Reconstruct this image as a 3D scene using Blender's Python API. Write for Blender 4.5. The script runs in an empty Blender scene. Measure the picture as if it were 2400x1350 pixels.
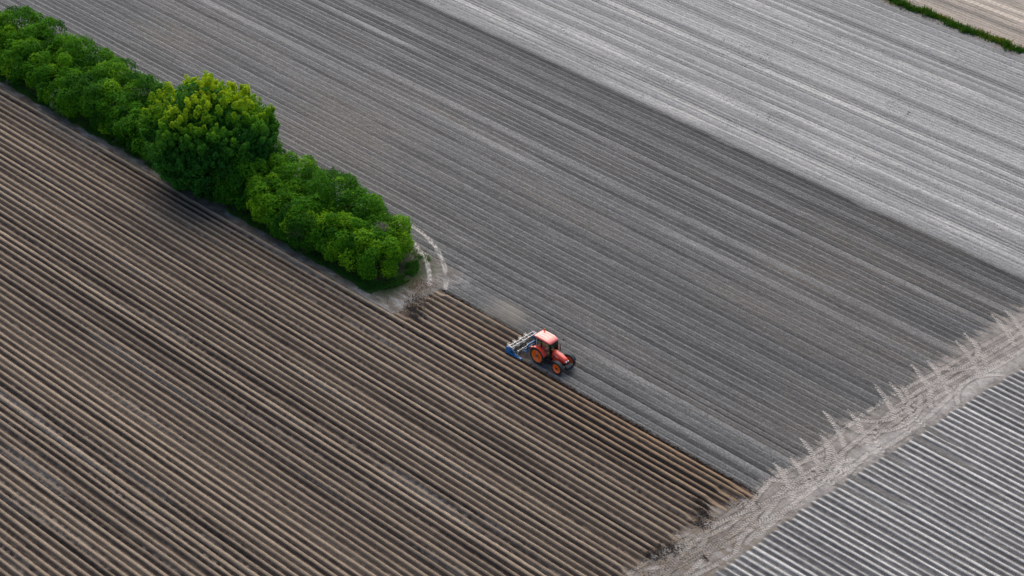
import bpy, bmesh, math, random
import numpy as np
from mathutils import Vector, Matrix, Quaternion
R = math.radians
rng = np.random.default_rng(7)
random.seed(7)
scene = bpy.context.scene
C = scene.collection
# World frame: X runs along the field rows, Y across them, metres; origin on the soil under the tractor.

# ------------------------------------------------------------------ camera
FPX, PITCH, YAW = 5537.28, 34.264, 43.9726
CAM = Vector((122.0757, -130.2664, 130.047))
cd = bpy.data.cameras.new('camera')
cd.sensor_width = 36.0
cd.lens = FPX / 2400.0 * 36.0
cd.clip_start = 1.0
cd.clip_end = 6000.0
cam = bpy.data.objects.new('camera', cd)
cam.location = CAM
cam.rotation_euler = (R(90 - PITCH), 0, R(YAW))
C.objects.link(cam)
scene.camera = cam
scene.render.resolution_x, scene.render.resolution_y = 1024, 576

# ------------------------------------------------------------------ light
SUN_EL, SUN_AZ = 45.0, -44.0          # azimuth from +Y, negative towards -X
sdir = Vector((math.sin(R(SUN_AZ)) * math.cos(R(SUN_EL)), math.cos(R(SUN_AZ)) * math.cos(R(SUN_EL)), math.sin(R(SUN_EL))))
w = bpy.data.worlds.new('World')
scene.world = w
w.use_nodes = True
nt = w.node_tree
bg = nt.nodes['Background']
sky = nt.nodes.new('ShaderNodeTexSky')
sky.sky_type = 'NISHITA'
sky.sun_disc = False
sky.sun_elevation = R(SUN_EL)
sky.sun_rotation = math.atan2(sdir.x, sdir.y)
sky.dust_density = 2.0
sky.air_density = 0.8
sky.ozone_density = 0.4
nt.links.new(sky.outputs[0], bg.inputs[0])
bg.inputs[1].default_value = 0.12
sl = bpy.data.lights.new('sun', 'SUN')
sl.energy = 1.9
sl.angle = R(80)
sl.color = (1.0, 0.89, 0.74)
so = bpy.data.objects.new('sun', sl)
so.rotation_euler = sdir.to_track_quat('Z', 'Y').to_euler()
so.location = (0, 0, 60)
C.objects.link(so)
vs = scene.view_settings
vs.view_transform = 'Standard'
vs.look = 'None'
vs.gamma = 1.0
vs.use_curve_mapping = False
vs.exposure = 0.68

# ------------------------------------------------------------------ helpers
def tag(o, label=None, cat=None, group=None, kind=None):
    if label: o['label'] = label
    if cat: o['category'] = cat
    if group: o['group'] = group
    if kind: o['kind'] = kind
    return o

def empty(name, loc, rz=0.0):
    o = bpy.data.objects.new(name, None)
    o.empty_display_size = 0.3
    o.location = loc
    o.rotation_euler = (0, 0, rz)
    C.objects.link(o)
    return o

def link(name, me, mat=None, parent=None):
    o = bpy.data.objects.new(name, me)
    C.objects.link(o)
    if mat and not me.materials: me.materials.append(mat)
    if parent: o.parent = parent
    return o

def np_mesh(name, V, F, mats=None, smooth=False, attrs=None, colors=None):
    """V (n,3), F (m,k) arrays"""
    me = bpy.data.meshes.new(name)
    k = F.shape[1]
    me.vertices.add(len(V)); me.vertices.foreach_set('co', np.ascontiguousarray(V, dtype=np.float32).ravel())
    me.loops.add(F.size); me.loops.foreach_set('vertex_index', np.ascontiguousarray(F, dtype=np.int32).ravel())
    me.polygons.add(len(F))
    me.polygons.foreach_set('loop_start', np.arange(0, F.size, k, dtype=np.int32))
    try: me.polygons.foreach_set('loop_total', np.full(len(F), k, dtype=np.int32))
    except Exception: pass
    if smooth: me.polygons.foreach_set('use_smooth', np.ones(len(F), dtype=bool))
    for n, a in (attrs or {}).items():
        at = me.attributes.new(n, 'FLOAT', 'POINT'); at.data.foreach_set('value', np.ascontiguousarray(a, dtype=np.float32))
    for n, a in (colors or {}).items():
        at = me.attributes.new(n, 'FLOAT_COLOR', 'POINT')
        b = np.ones((len(V), 4), np.float32); b[:, :3] = a
        at.data.foreach_set('color', b.ravel())
    me.update(calc_edges=True)
    if mats: me.materials.append(mats)
    return me

class MB:
    def __init__(s): s.v = []; s.f = []
    def add(s, vs_, fs):
        b = len(s.v); s.v += [tuple(p) for p in vs_]; s.f += [tuple(b + i for i in f) for f in fs]; return s
    def box(s, c, d, rot=None, taper=1.0):
        hx, hy, hz = d[0] / 2, d[1] / 2, d[2] / 2
        P = []
        for z in (-1, 1):
            t = taper if z > 0 else 1.0
            for x, y in ((-1, -1), (1, -1), (1, 1), (-1, 1)): P.append(Vector((x * hx * t, y * hy * t, z * hz)))
        if rot is not None: P = [rot @ p for p in P]
        P = [p + Vector(c) for p in P]
        return s.add(P, [(3, 2, 1, 0), (4, 5, 6, 7), (0, 1, 5, 4), (1, 2, 6, 5), (2, 3, 7, 6), (3, 0, 4, 7)])
    def tube(s, p0, p1, r0, r1=None, n=10):
        p0, p1 = Vector(p0), Vector(p1); r1 = r0 if r1 is None else r1
        q = (p1 - p0).to_track_quat('Z', 'Y')
        P = []
        for p, r in ((p0, r0), (p1, r1)):
            for i in range(n):
                a = 2 * math.pi * i / n; P.append(p + q @ Vector((r * math.cos(a), r * math.sin(a), 0)))
        F = [(i, (i + 1) % n, n + (i + 1) % n, n + i) for i in range(n)]
        F += [tuple(range(n - 1, -1, -1)), tuple(range(n, 2 * n))]
        return s.add(P, F)
    def pipe(s, pts, r, n=8):
        for a, b in zip(pts[:-1], pts[1:]): s.tube(a, b, r, r, n)
        return s
    def lathe(s, prof, c, n=32, closed=True):
        """profile of (radius, y) turned about the y axis through c"""
        c = Vector(c); m = len(prof); P = []
        for i in range(n):
            a = 2 * math.pi * i / n
            for r, y in prof: P.append(c + Vector((r * math.cos(a), y, r * math.sin(a))))
        F = []
        for i in range(n):
            j = (i + 1) % n
            for k in range(m if closed else m - 1):
                l = (k + 1) % m; F.append((i * m + k, i * m + l, j * m + l, j * m + k))
        return s.add(P, F)
    def prism(s, pts, y0, y1):
        """polygon of (x,z) pulled along y"""
        n = len(pts)
        P = [(x, y0, z) for x, z in pts] + [(x, y1, z) for x, z in pts]
        F = [(i, (i + 1) % n, n + (i + 1) % n, n + i) for i in range(n)]
        F += [tuple(range(n - 1, -1, -1)), tuple(range(n, 2 * n))]
        return s.add(P, F)
    def loft(s, secs):
        n = len(secs[0]); P = [p for q in secs for p in q]; F = []
        for a in range(len(secs) - 1):
            for i in range(n):
                j = (i + 1) % n; F.append((a * n + i, a * n + j, (a + 1) * n + j, (a + 1) * n + i))
        F += [tuple(range(n - 1, -1, -1)), tuple(range((len(secs) - 1) * n, len(secs) * n))]
        return s.add(P, F)
    def build(s, name, mat, parent=None, bevel=0.0, smooth=False):
        me = bpy.data.meshes.new(name)
        me.from_pydata(s.v, [], s.f)
        bm = bmesh.new(); bm.from_mesh(me); bmesh.ops.recalc_face_normals(bm, faces=bm.faces); bm.to_mesh(me); bm.free()
        if smooth: me.polygons.foreach_set('use_smooth', np.ones(len(me.polygons), dtype=bool))
        o = link(name, me, mat, parent)
        if bevel:
            m = o.modifiers.new('bevel', 'BEVEL'); m.width = bevel; m.segments = 2; m.limit_method = 'ANGLE'
        return o

def vnoise(u, v, su, sv, seed):
    """smooth value noise in -1..1"""
    g = np.random.default_rng(seed).uniform(-1, 1, (512, 512)).astype(np.float32)
    x = u / su + 731.3; y = v / sv + 517.7
    xi = np.floor(x).astype(np.int32); yi = np.floor(y).astype(np.int32)
    fx = (x - xi).astype(np.float32); fy = (y - yi).astype(np.float32)
    fx = fx * fx * (3 - 2 * fx); fy = fy * fy * (3 - 2 * fy)
    x0 = xi & 511; x1 = (xi + 1) & 511; y0 = yi & 511; y1 = (yi + 1) & 511
    a = g[x0, y0] * (1 - fx) + g[x1, y0] * fx
    b = g[x0, y1] * (1 - fx) + g[x1, y1] * fx
    return a * (1 - fy) + b * fy

def sstep(a, b, x):
    t = np.clip((x - a) / (b - a), 0, 1); return t * t * (3 - 2 * t)

def row_rand(k, seed, n=4096):
    return np.random.default_rng(seed).uniform(0, 1, n).astype(np.float32)[np.asarray(k, dtype=np.int64) % n]

# ------------------------------------------------------------------ materials
def new_mat(name):
    m = bpy.data.materials.new(name); m.use_nodes = True
    return m, m.node_tree, m.node_tree.nodes['Principled BSDF']

def simple_mat(name, col, rough=0.5, metal=0.0, coat=0.0, grime=0.25, gscale=9.0, gcol=(0.16, 0.13, 0.10)):
    m, t, p = new_mat(name)
    tc = t.nodes.new('ShaderNodeTexCoord'); nz = t.nodes.new('ShaderNodeTexNoise')
    nz.inputs['Scale'].default_value = gscale; nz.inputs['Detail'].default_value = 5
    t.links.new(tc.outputs['Object'], nz.inputs['Vector'])
    rp = t.nodes.new('ShaderNodeMapRange'); rp.inputs[1].default_value = 0.45; rp.inputs[2].default_value = 0.75
    rp.inputs[3].default_value = 0.0; rp.inputs[4].default_value = grime
    t.links.new(nz.outputs[0], rp.inputs[0])
    mx = t.nodes.new('ShaderNodeMix'); mx.data_type = 'RGBA'
    mx.inputs[6].default_value = (*col, 1); mx.inputs[7].default_value = (*gcol, 1)
    t.links.new(rp.outputs[0], mx.inputs[0]); t.links.new(mx.outputs[2], p.inputs['Base Color'])
    p.inputs['Roughness'].default_value = rough; p.inputs['Metallic'].default_value = metal
    p.inputs['Coat Weight'].default_value = coat
    return m

def soil_mat(name, grain=14.0, bump=0.5, contrast=0.5, scale2=3.0):
    """soil: colour from the 'soil' attribute (dry crust, moist earth, painted light and shade), crumb grain and fine relief from noise"""
    m, t, p = new_mat(name)
    at = t.nodes.new('ShaderNodeAttribute'); at.attribute_name = 'soil'
    tc = t.nodes.new('ShaderNodeTexCoord')
    n1 = t.nodes.new('ShaderNodeTexNoise'); n1.inputs['Scale'].default_value = grain; n1.inputs['Detail'].default_value = 3; n1.inputs['Roughness'].default_value = 0.7
    n2 = t.nodes.new('ShaderNodeTexNoise'); n2.inputs['Scale'].default_value = scale2; n2.inputs['Detail'].default_value = 6; n2.inputs['Roughness'].default_value = 0.75
    t.links.new(tc.outputs['Object'], n1.inputs['Vector']); t.links.new(tc.outputs['Object'], n2.inputs['Vector'])
    a = t.nodes.new('ShaderNodeMapRange'); a.inputs[1].default_value = 0.3; a.inputs[2].default_value = 0.7
    a.inputs[3].default_value = 1 - contrast; a.inputs[4].default_value = 1 + contrast
    b = t.nodes.new('ShaderNodeMapRange'); b.inputs[1].default_value = 0.3; b.inputs[2].default_value = 0.7
    b.inputs[3].default_value = 1 - contrast * .5; b.inputs[4].default_value = 1 + contrast * .5
    t.links.new(n1.outputs[0], a.inputs[0]); t.links.new(n2.outputs[0], b.inputs[0])
    mu = t.nodes.new('ShaderNodeMath'); mu.operation = 'MULTIPLY'
    t.links.new(a.outputs[0], mu.inputs[0]); t.links.new(b.outputs[0], mu.inputs[1])
    sc = t.nodes.new('ShaderNodeVectorMath'); sc.operation = 'SCALE'
    t.links.new(at.outputs['Color'], sc.inputs[0]); t.links.new(mu.outputs[0], sc.inputs['Scale'])
    t.links.new(sc.outputs[0], p.inputs['Base Color'])
    bp = t.nodes.new('ShaderNodeBump'); bp.inputs['Strength'].default_value = bump; bp.inputs['Distance'].default_value = 0.05
    t.links.new(n1.outputs[0], bp.inputs['Height']); t.links.new(bp.outputs[0], p.inputs['Normal'])
    p.inputs['Roughness'].default_value = 0.9
    p.inputs['Specular IOR Level'].default_value = 0.25
    return m

def leaf_mat(name, c0, c1, c2, trans=0.35):
    m, t, p = new_mat(name)
    at = t.nodes.new('ShaderNodeAttribute'); at.attribute_name = 'tint'
    rp = t.nodes.new('ShaderNodeValToRGB')
    e = rp.color_ramp.elements; e[0].color = (*c0, 1); e[1].color = (*c2, 1)
    k = e.new(0.5); k.color = (*c1, 1)
    t.links.new(at.outputs['Fac'], rp.inputs[0]); t.links.new(rp.outputs[0], p.inputs['Base Color'])
    p.inputs['Roughness'].default_value = 0.7; p.inputs['Specular IOR Level'].default_value = 0.12
    tr = t.nodes.new('ShaderNodeBsdfTranslucent'); mx = t.nodes.new('ShaderNodeMixShader'); mx.inputs[0].default_value = trans
    hs = t.nodes.new('ShaderNodeHueSaturation'); hs.inputs['Hue'].default_value = 0.485; hs.inputs['Value'].default_value = 1.5; hs.inputs['Saturation'].default_value = 1.05
    t.links.new(rp.outputs[0], hs.inputs['Color']); t.links.new(hs.outputs[0], tr.inputs[0])
    t.links.new(p.outputs[0], mx.inputs[1]); t.links.new(tr.outputs[0], mx.inputs[2])
    t.links.new(mx.outputs[0], t.nodes['Material Output'].inputs['Surface'])
    return m

M = {}
M['brown'] = soil_mat('moist_brown_soil', 12, 0.7, 0.30, 3.2)
M['grey'] = soil_mat('grey_tilled_soil', 9, 0.9, 0.55, 4.0)
M['light'] = soil_mat('pale_dry_soil', 8, 0.8, 0.42, 3.0)
M['track'] = soil_mat('crumbled_track_soil', 14, 0.9, 0.35, 3.5)
M['verge'] = soil_mat('verge_soil', 9, 0.9, 0.5, 3.0)
M['right'] = soil_mat('dry_grey_ridge_soil', 11, 0.7, 0.36, 2.4)
M['red'] = simple_mat('red_paint', (0.80, 0.055, 0.025), 0.35, 0, 0.5, 0.12)
M['roof'] = simple_mat('glare_red_roof', (0.80, 0.13, 0.115), 0.28, 0, 1.0, 0.12)  # roof red lightened: sky glare put into the paint colour
M['orange'] = simple_mat('orange_rim', (1.0, 0.16, 0.004), 0.4, 0, 0.2, 0.06)
M['rubber'] = simple_mat('tyre_rubber', (0.018, 0.018, 0.02), 0.85, 0, 0, 0.55, 6)
M['black'] = simple_mat('black_plastic', (0.016, 0.017, 0.02), 0.45, 0, 0, 0.2)
M['dark'] = simple_mat('dark_metal', (0.03, 0.032, 0.036), 0.5, 0.3, 0, 0.3)
M['slate'] = simple_mat('slate_fender', (0.012, 0.026, 0.034), 0.75, 0, 0.0, 0.1)
M['blue'] = simple_mat('blue_paint', (0.008, 0.15, 0.38), 0.45, 0, 0.1, 0.2)
M['steel'] = simple_mat('pale_galvanised_steel', (0.40, 0.40, 0.40), 0.5, 0.3, 0, 0.4)
M['cream'] = simple_mat('cream_painted_hood', (0.58, 0.54, 0.46), 0.6, 0, 0, 0.5)
M['white'] = simple_mat('white_paint', (0.78, 0.78, 0.76), 0.4, 0, 0.2, 0.2)
M['lamp'] = simple_mat('lamp_glass', (0.80, 0.82, 0.85), 0.12, 0.3, 0.5, 0.05)
M['amber'] = simple_mat('amber_lens', (0.75, 0.12, 0.01), 0.2, 0, 0.6, 0.05)
M['bark'] = simple_mat('bark', (0.075, 0.06, 0.045), 0.9, 0, 0, 0.5, 5)
M['twig'] = simple_mat('bare_twig', (0.26, 0.21, 0.16), 0.9, 0, 0, 0.3, 5)
M['cloth'] = simple_mat('dark_work_jacket', (0.02, 0.022, 0.03), 0.9)
M['skin'] = simple_mat('skin', (0.45, 0.26, 0.18), 0.6, 0, 0, 0.0)
M['hair'] = simple_mat('dark_hair', (0.02, 0.014, 0.01), 0.7)
g, t, p = new_mat('tinted_cab_glass')
mx = t.nodes.new('ShaderNodeMixShader'); tb = t.nodes.new('ShaderNodeBsdfTransparent'); gl = t.nodes.new('ShaderNodeBsdfGlossy')
lw = t.nodes.new('ShaderNodeLayerWeight'); lw.inputs[0].default_value = 0.35
tb.inputs[0].default_value = (0.40, 0.58, 0.44, 1); gl.inputs[0].default_value = (0.8, 0.85, 0.82, 1); gl.inputs['Roughness'].default_value = 0.06
fm = t.nodes.new('ShaderNodeMath'); fm.operation = 'MULTIPLY'; fm.inputs[1].default_value = 0.45
t.links.new(lw.outputs['Fresnel'], fm.inputs[0]); t.links.new(fm.outputs[0], mx.inputs[0]); t.links.new(tb.outputs[0], mx.inputs[1]); t.links.new(gl.outputs[0], mx.inputs[2])
t.links.new(mx.outputs[0], t.nodes['Material Output'].inputs['Surface'])
M['glass'] = g
M['leaf'] = leaf_mat('hedge_leaf', (0.014, 0.085, 0.005), (0.062, 0.225, 0.008), (0.200, 0.400, 0.012))
M['leaf_tree'] = leaf_mat('maple_leaf', (0.020, 0.125, 0.020), (0.085, 0.260, 0.014), (0.370, 0.490, 0.016), 0.4)
M['leaf_pale'] = leaf_mat('pale_leaf', (0.035, 0.11, 0.03), (0.09, 0.2, 0.05), (0.2, 0.3, 0.1))
M['grass'] = leaf_mat('grass_blade', (0.018, 0.110, 0.016), (0.050, 0.150, 0.018), (0.180, 0.150, 0.050), 0.25)
M['strip'] = leaf_mat('verge_grass_blade', (0.020, 0.085, 0.010), (0.075, 0.150, 0.014), (0.340, 0.210, 0.060), 0.3)
M['weed'] = leaf_mat('dry_weed', (0.16, 0.10, 0.06), (0.24, 0.14, 0.08), (0.30, 0.20, 0.12), 0.2)

# ------------------------------------------------------------------ ground: one continuous relief, cut into the pieces of the setting
PITCHROW, CREST0 = 0.75, 1.55
NV = 8
def track_hi(v): return np.interp(v, [-40, -11, -1, 8, 19, 31, 60, 110], [30.3, 30.6, 30.6, 31.1, 31.75, 32.6, 34.4, 37.4])
def track_lo(v): return np.interp(v, [-60, -30, -16, -12.5, -6, -1.5, 4, 10, 19, 28, 39, 110], [26.0, 26.2, 26.2, 26.3, 26.0, 26.9, 26.3, 26.7, 27.1, 26.9, 27.6, 31.0])

us = []
x = -118.0
while x < 76:
    us.append(x)
    x += 0.085 if 22.5 < x < 34.5 else (0.10 if -27.5 < x < -12 else (0.17 if -12 <= x <= 22.5 else 0.24))
us = np.array(us, np.float32)
v0 = CREST0 + PITCHROW * .5 - PITCHROW * 104
vsx = (v0 + np.arange(0, int(190 / (PITCHROW / NV))) * (PITCHROW / NV)).astype(np.float32)
UG, VG = np.meshgrid(us, vsx, indexing='ij')
nu, nv = UG.shape

def project(u, v, z=0.0):
    th, az = R(PITCH), R(YAW)
    f2 = (-math.sin(az), math.cos(az)); r2 = (math.cos(az), math.sin(az))
    dx, dy, dz = u - CAM.x, v - CAM.y, z - CAM.z
    a = dx * r2[0] + dy * r2[1]; b = dx * f2[0] + dy * f2[1]
    dep = b * math.cos(th) - dz * math.sin(th); up = b * math.sin(th) + dz * math.cos(th)
    return 1200 + FPX * a / dep, 675 - FPX * up / dep
PX, PY = project(UG, VG)
INV = (PX > -260) & (PX < 2660) & (PY > -230) & (PY < 1560)

K = np.floor((CREST0 + PITCHROW / 2 - VG) / PITCHROW).astype(np.int32)         # row number, grows towards -Y
T = (VG - (CREST0 - K * PITCHROW)) / (PITCHROW / 2)                           # -1..1 across a row
WOB = vnoise(UG, VG, 9.0, 2.2, 11) * 0.035 + vnoise(UG, VG, 2.2, .8, 12) * 0.014
n_big = vnoise(UG, VG, 14, 5, 21); n_str = vnoise(UG, VG, 9, .7, 22); n_med = vnoise(UG, VG, 1.3, .45, 23)
n_sm = vnoise(UG, VG, .34, .2, 24); n_ti = vnoise(UG, VG, .2, .11, 25); n_str2 = vnoise(UG, VG, 3.2, .35, 26)
n_m2 = vnoise(UG, VG, .75, .6, 27)

# --- ridges (potato beds) : profile per row
def ridges(seed, height, top):
    hk = height * (0.72 + 0.45 * row_rand(K, seed)); tk = top * (0.55 + 0.85 * row_rand(K, seed + 1))
    tt = np.abs(T + 0.34 * (row_rand(K, seed + 2) - .5) * (1 - np.abs(T)))
    tt = tt + 0.04 * n_m2 * (tt < .95)
    p = 1 - sstep(tk, 0.98, tt)
    return p, hk

pB, hB = ridges(101, 0.31, 0.20)
roughB = row_rand(K, 104)
rough_amp = 0.014 + 0.050 * sstep(.5, 1.0, roughB + .3 * n_str)
ZB = -0.10 + hB * pB + rough_amp * (n_sm + .7 * n_ti) * (1.15 - .75 * pB) + .02 * n_m2 * (1 - pB)
# --- row ends of the brown field
end_hi = 25.6 + 2.6 * (row_rand(K, 110) - .35) + .35 * n_med
end_lo = np.where(K < 8, -15.2 + 1.6 * (row_rand(K, 111) - .5) + .3 * n_med, -999)
end_lo = np.where(K == 0, -14.6 + .3 * n_med, end_lo)
end_lo = np.where(K == 1, -16.0 + .3 * n_med, end_lo)
fade = sstep(0, 1.1, end_hi - UG) * sstep(0, 0.9, UG - end_lo)
# --- grey tilled field : shallow drill rows with thin grooves
gk = row_rand(K, 201); gk2 = row_rand(K, 202)
groove = (0.04 + 0.13 * gk ** 2) * np.exp(-((np.abs(T) - 1) / .17) ** 2) + .03 * gk2 * np.exp(-((T + .1) / .15) ** 2)
saw = 0.10 * (T * .5) * (0.35 + row_rand(K, 203))
ZG = 0.0 + saw - groove + 0.03 * (1 - T * T) + .018 * n_sm + .014 * n_ti + .010 * n_med
# --- pale field, wider flatter rows with narrow grooves
KL = np.floor(VG / 0.5).astype(np.int32); TL = (VG / .5 - KL) * 2 - 1
lk = row_rand(KL, 301); lk2 = row_rand(KL, 302)
ZL = .02 * (1 - TL * TL) * (.4 + lk2) - (0.02 + .09 * lk ** 2) * np.exp(-((np.abs(TL) - 1) / .24) ** 2) + .016 * n_sm + .010 * n_ti
# --- right-hand ridges
pR, hR = ridges(401, 0.16, 0.13)
ZR = -0.08 + hR * pR + .014 * (n_sm + n_ti) * (1.1 - .8 * pR) + .012 * n_m2 * (1 - pR)
fadeR = sstep(.0, .5, UG - track_hi(VG) - .3 * row_rand(K, 402) - .15 * n_med)

# --- zones
LO = track_lo(VG) + .3 * n_med + .3 * n_m2 + 1.0 * (row_rand(np.floor(VG / .375), 501) - .6) + .4 * n_str2
HI = track_hi(VG)
BND = np.where(UG > -3.05, CREST0 - PITCHROW * 3.5, np.where(UG > -15.4, CREST0 + PITCHROW * .5, CREST0 - PITCHROW * 7.5))
edge = VG - BND
brown_in = edge < 1e-4
Z = np.where(brown_in, ZB * fade + (1 - fade) * (.01 + .02 * n_sm + .02 * n_m2), ZG)

def mixc(a, b, f): return a * (1 - f[..., None]) + b * f[..., None]
col = lambda *c: np.array(c, np.float32)
# brown colours: moist earth, with a dried crust plus painted crest sunlight on the bed tops
wet = col(.036, .026, .021); earth = col(.112, .085, .063); lit_crust = col(.335, .265, .190); ash = col(.19, .18, .17)
orange = col(.34, .205, .105)
fresh = sstep(-11, 1.5, VG) * sstep(-22, 14, UG)
cr = np.clip(sstep(.70, 1.0, pB) * (.86 + .22 * n_str + .10 * n_sm), 0, 1) * (.55 + .55 * row_rand(K, 120))
base = mixc(wet[None, None, :] * np.ones(UG.shape + (1,), np.float32), earth * np.ones(UG.shape + (1,), np.float32),
            np.clip(.58 + .30 * n_str + .20 * n_sm + .9 * (row_rand(K, 121) - .5) - .75 * fresh, 0, 1))
CB = mixc(base, mixc(lit_crust * np.ones(UG.shape + (1,), np.float32), orange * np.ones(UG.shape + (1,), np.float32), np.clip(fresh * .75, 0, 1)), np.clip(cr * .86, 0, 1))
ashm = sstep(.52, .95, roughB + .35 * n_big) * sstep(-.1, .6, n_str + .35 * n_sm) * (1 - pB) * (1 - fresh)
CB = mixc(CB, ash * np.ones(UG.shape + (1,), np.float32), np.clip(ashm * .8, 0, 1))
one = np.ones(UG.shape + (1,), np.float32)
# grey field
grey = col(.110, .113, .112); greyd = col(.058, .060, .060); greyb = col(.116, .107, .095); greyl = col(.205, .205, .198)
f1 = np.clip(.55 + .25 * n_str2 + .25 * n_str + 1.1 * (row_rand(K, 215) - .5), 0, 1)
CG = mixc(greyd * one, grey * one, f1)
CG = mixc(CG, greyb * one, np.clip(.1 + .6 * n_big + .3 * n_str, 0, .7))
tram = (row_rand(np.floor(VG / 3.0), 210) > .62) & (np.abs((VG / 3.0) % 1 - .5) < .09)
CG = mixc(CG, greyl * one, np.clip(tram * (.55 + .4 * n_str) + .35 * np.clip(n_str2 * n_str, 0, 1), 0, 1))
CG = mixc(CG, greyl * one, np.clip(.5 * sstep(.93, .75, np.abs(T)) * sstep(.3, .75, T) * gk2, 0, 1))
groove_shade = np.exp(-((np.abs(T) - 1) / .17) ** 2) * (.45 + .55 * gk) + .55 * gk2 ** 2 * np.exp(-((T + .1) / .10) ** 2)
CG = CG * (1 - .70 * np.clip(groove_shade * (.85 + .4 * n_sm), 0, 1))[..., None]      # groove shade put into the colour of the drill slots
CG = mixc(CG, greyl * one, np.clip(.75 * np.exp(-((T - .60 - .2 * (gk2 - .5)) / .16) ** 2) * (.25 + .75 * row_rand(K, 214)) * (.8 + .5 * n_sm), 0, 1))
CG = CG * (1 + .10 * n_ti + .12 * n_sm)[..., None]
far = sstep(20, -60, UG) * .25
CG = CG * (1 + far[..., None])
# pale field
lt = col(.315, .318, .312); ltd = col(.175, .178, .176); ltw = col(.470, .465, .440)
f2 = np.clip(.60 + .15 * n_str2 + .14 * n_str + 1.0 * (lk2 - .5), 0, 1)
CL = mixc(ltd * one, lt * one, f2)
bright = np.maximum(row_rand(np.floor(VG / .5), 310), .98 * row_rand(np.floor(VG / .25), 311)) - .05
CL = mixc(CL, ltw * one, np.clip(sstep(.78, .98, bright + .12 * n_str) * (.6 + .2 * n_sm), 0, .8))
CL = mixc(CL, ltd * one * .45, np.clip(sstep(.78, .97, np.abs(TL)) * (.15 + .85 * sstep(.3, .8, lk)) * .95, 0, 1))
CL = CL * (1 + .08 * n_ti + .10 * n_sm)[..., None]
LB = 43.4 + .25 * n_str + .25 * n_str2 + .15 * n_sm
fl = sstep(-.6, .5, VG - LB)
Z = np.where(~brown_in, ZG * (1 - fl) + ZL * fl, Z)
dk = sstep(34, 43.2, VG) * (1 - fl)                 # last strips before the pale field lie moister
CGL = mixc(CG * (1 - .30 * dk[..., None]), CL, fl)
# far beige field past the grass strip
bg_ = col(.36, .315, .265); bgw = col(.52, .46, .39); bgd = col(.22, .20, .175)
CF = mixc(bg_ * one, bgd * one, np.clip(.25 + .5 * n_str2 + .3 * n_str, 0, .8))
for yy, ww in ((88.6, .35), (90.3, .35), (98.0, .4), (99.8, .4)):
    CF = mixc(CF, bgw * one, np.clip(np.exp(-((VG - yy - .004 * UG) / ww) ** 4) * (.75 + .25 * np.sign(np.sin(UG * 9))), 0, 1))
CF = mixc(CF, bgd * one * .7, np.clip(np.exp(-((VG - 86.2) / .45) ** 2) * .8, 0, 1))
ff = sstep(82.7, 83.6, VG + .3 * n_med)
CGL = mixc(CGL, CF, ff)
vg = np.clip(np.exp(-((VG - 82.3) / .8) ** 2) * 1.1, 0, 1)
CGL = mixc(CGL, col(.16, .115, .07) * one, vg * np.clip(.7 + .5 * n_m2, 0, 1))
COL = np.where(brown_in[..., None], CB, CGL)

# moist loose earth thrown over the edge of the last bed
spill = (~brown_in) & (edge < .42 + .22 * n_sm + .12 * n_m2) & (UG > -15.4) & (UG < 27.5)
sp = np.where(spill, 1 - sstep(.1, .6, edge), 0) * np.where(UG > -3.05, 1, .8)
COL = mixc(COL, col(.034, .024, .018) * one, np.clip(sp * 1.0, 0, 1))
Z += np.where(spill, .03 * (n_sm + n_ti) - .02, 0)

# verge along the hedge and round its end
vz = (UG < -13.2) & (VG > CREST0 - PITCHROW * 7.5) & (VG < 8.5) & ~brown_in
endcurve = -15.6 + .75 * np.clip(4.0 - VG, -6, 8) * .18
vf = sstep(.6, -.6, UG - (-15.6 + .5 * n_m2)) * sstep(-4.35, -4.05, VG) * sstep(7.2, 5.6, VG + .5 * n_m2 + .12 * np.clip(UG + 26, 0, 20)) * (~brown_in)
vcol = mixc(col(.19, .175, .155) * one, col(.105, .085, .066) * one, np.clip(.45 + .7 * n_m2 + .4 * n_sm, 0, 1))
vcol = mixc(vcol, col(.27, .265, .255) * one, np.clip(sstep(.25, .8, n_med + .4 * n_sm), 0, 1) * .8)
COL = mixc(COL, vcol, np.clip(vf, 0, 1))
Z = np.where(vf > 0, Z * (1 - vf) + vf * (.02 + .035 * n_sm + .05 * n_m2 * n_big), Z)
# grass-stained strip where the blades root
gs = np.exp(-((VG - .8) / 3.9) ** 6) * sstep(-16.6, -19.0, UG)
COL = mixc(COL, col(.030, .045, .016) * one, np.clip(gs * 1.1, 0, 1))
# churned earth where the bed-former is dropped in beside the hedge end and heaved out at the track
def mound(cu, cv, ru, rv, h, dark, amt=1.0, seed=0):
    global Z, COL
    d = ((UG - cu) / ru) ** 2 + ((VG - cv) / rv) ** 2
    d = d * (1 + .45 * n_m2 + .35 * n_sm)
    f = np.exp(-d * 1.3)
    Z = Z + h * f * (1 + .9 * n_sm + .8 * n_ti)
    COL = mixc(COL, np.array(dark, np.float32) * one, np.clip(f * 1.5 * amt, 0, 1) * np.clip(.75 + .6 * n_sm, 0, 1))
mound(-14.6, -2.2, 1.1, 1.0, .20, (.055, .040, .030), .9)
mound(-15.2, -.6, 1.3, .9, .12, (.085, .070, .058), .6)
mound(-13.6, -3.0, .7, .6, .12, (.05, .036, .027), .9)
mound(26.3, -11.8, .8, 1.3, .16, (.026, .019, .015), 1.2)
mound(25.9, -13.2, .8, .9, .14, (.026, .019, .015), 1.2)
mound(25.2, -6.3, .8, .5, .14, (.026, .019, .015), 1.2)
mound(25.9, -7.4, .7, .45, .12, (.026, .019, .015), 1.2)
mound(24.2, -5.4, .9, .3, .08, (.030, .022, .016), 1.0)
mound(29.0, -10.6, .5, .25, .09, (.028, .020, .015), 1.0)
mound(28.3, -10.2, .35, .25, .09, (.028, .020, .015), 1.0)
mound(27.8, -16.2, .8, .5, .1, (.04, .03, .022), 1.0)

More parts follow.
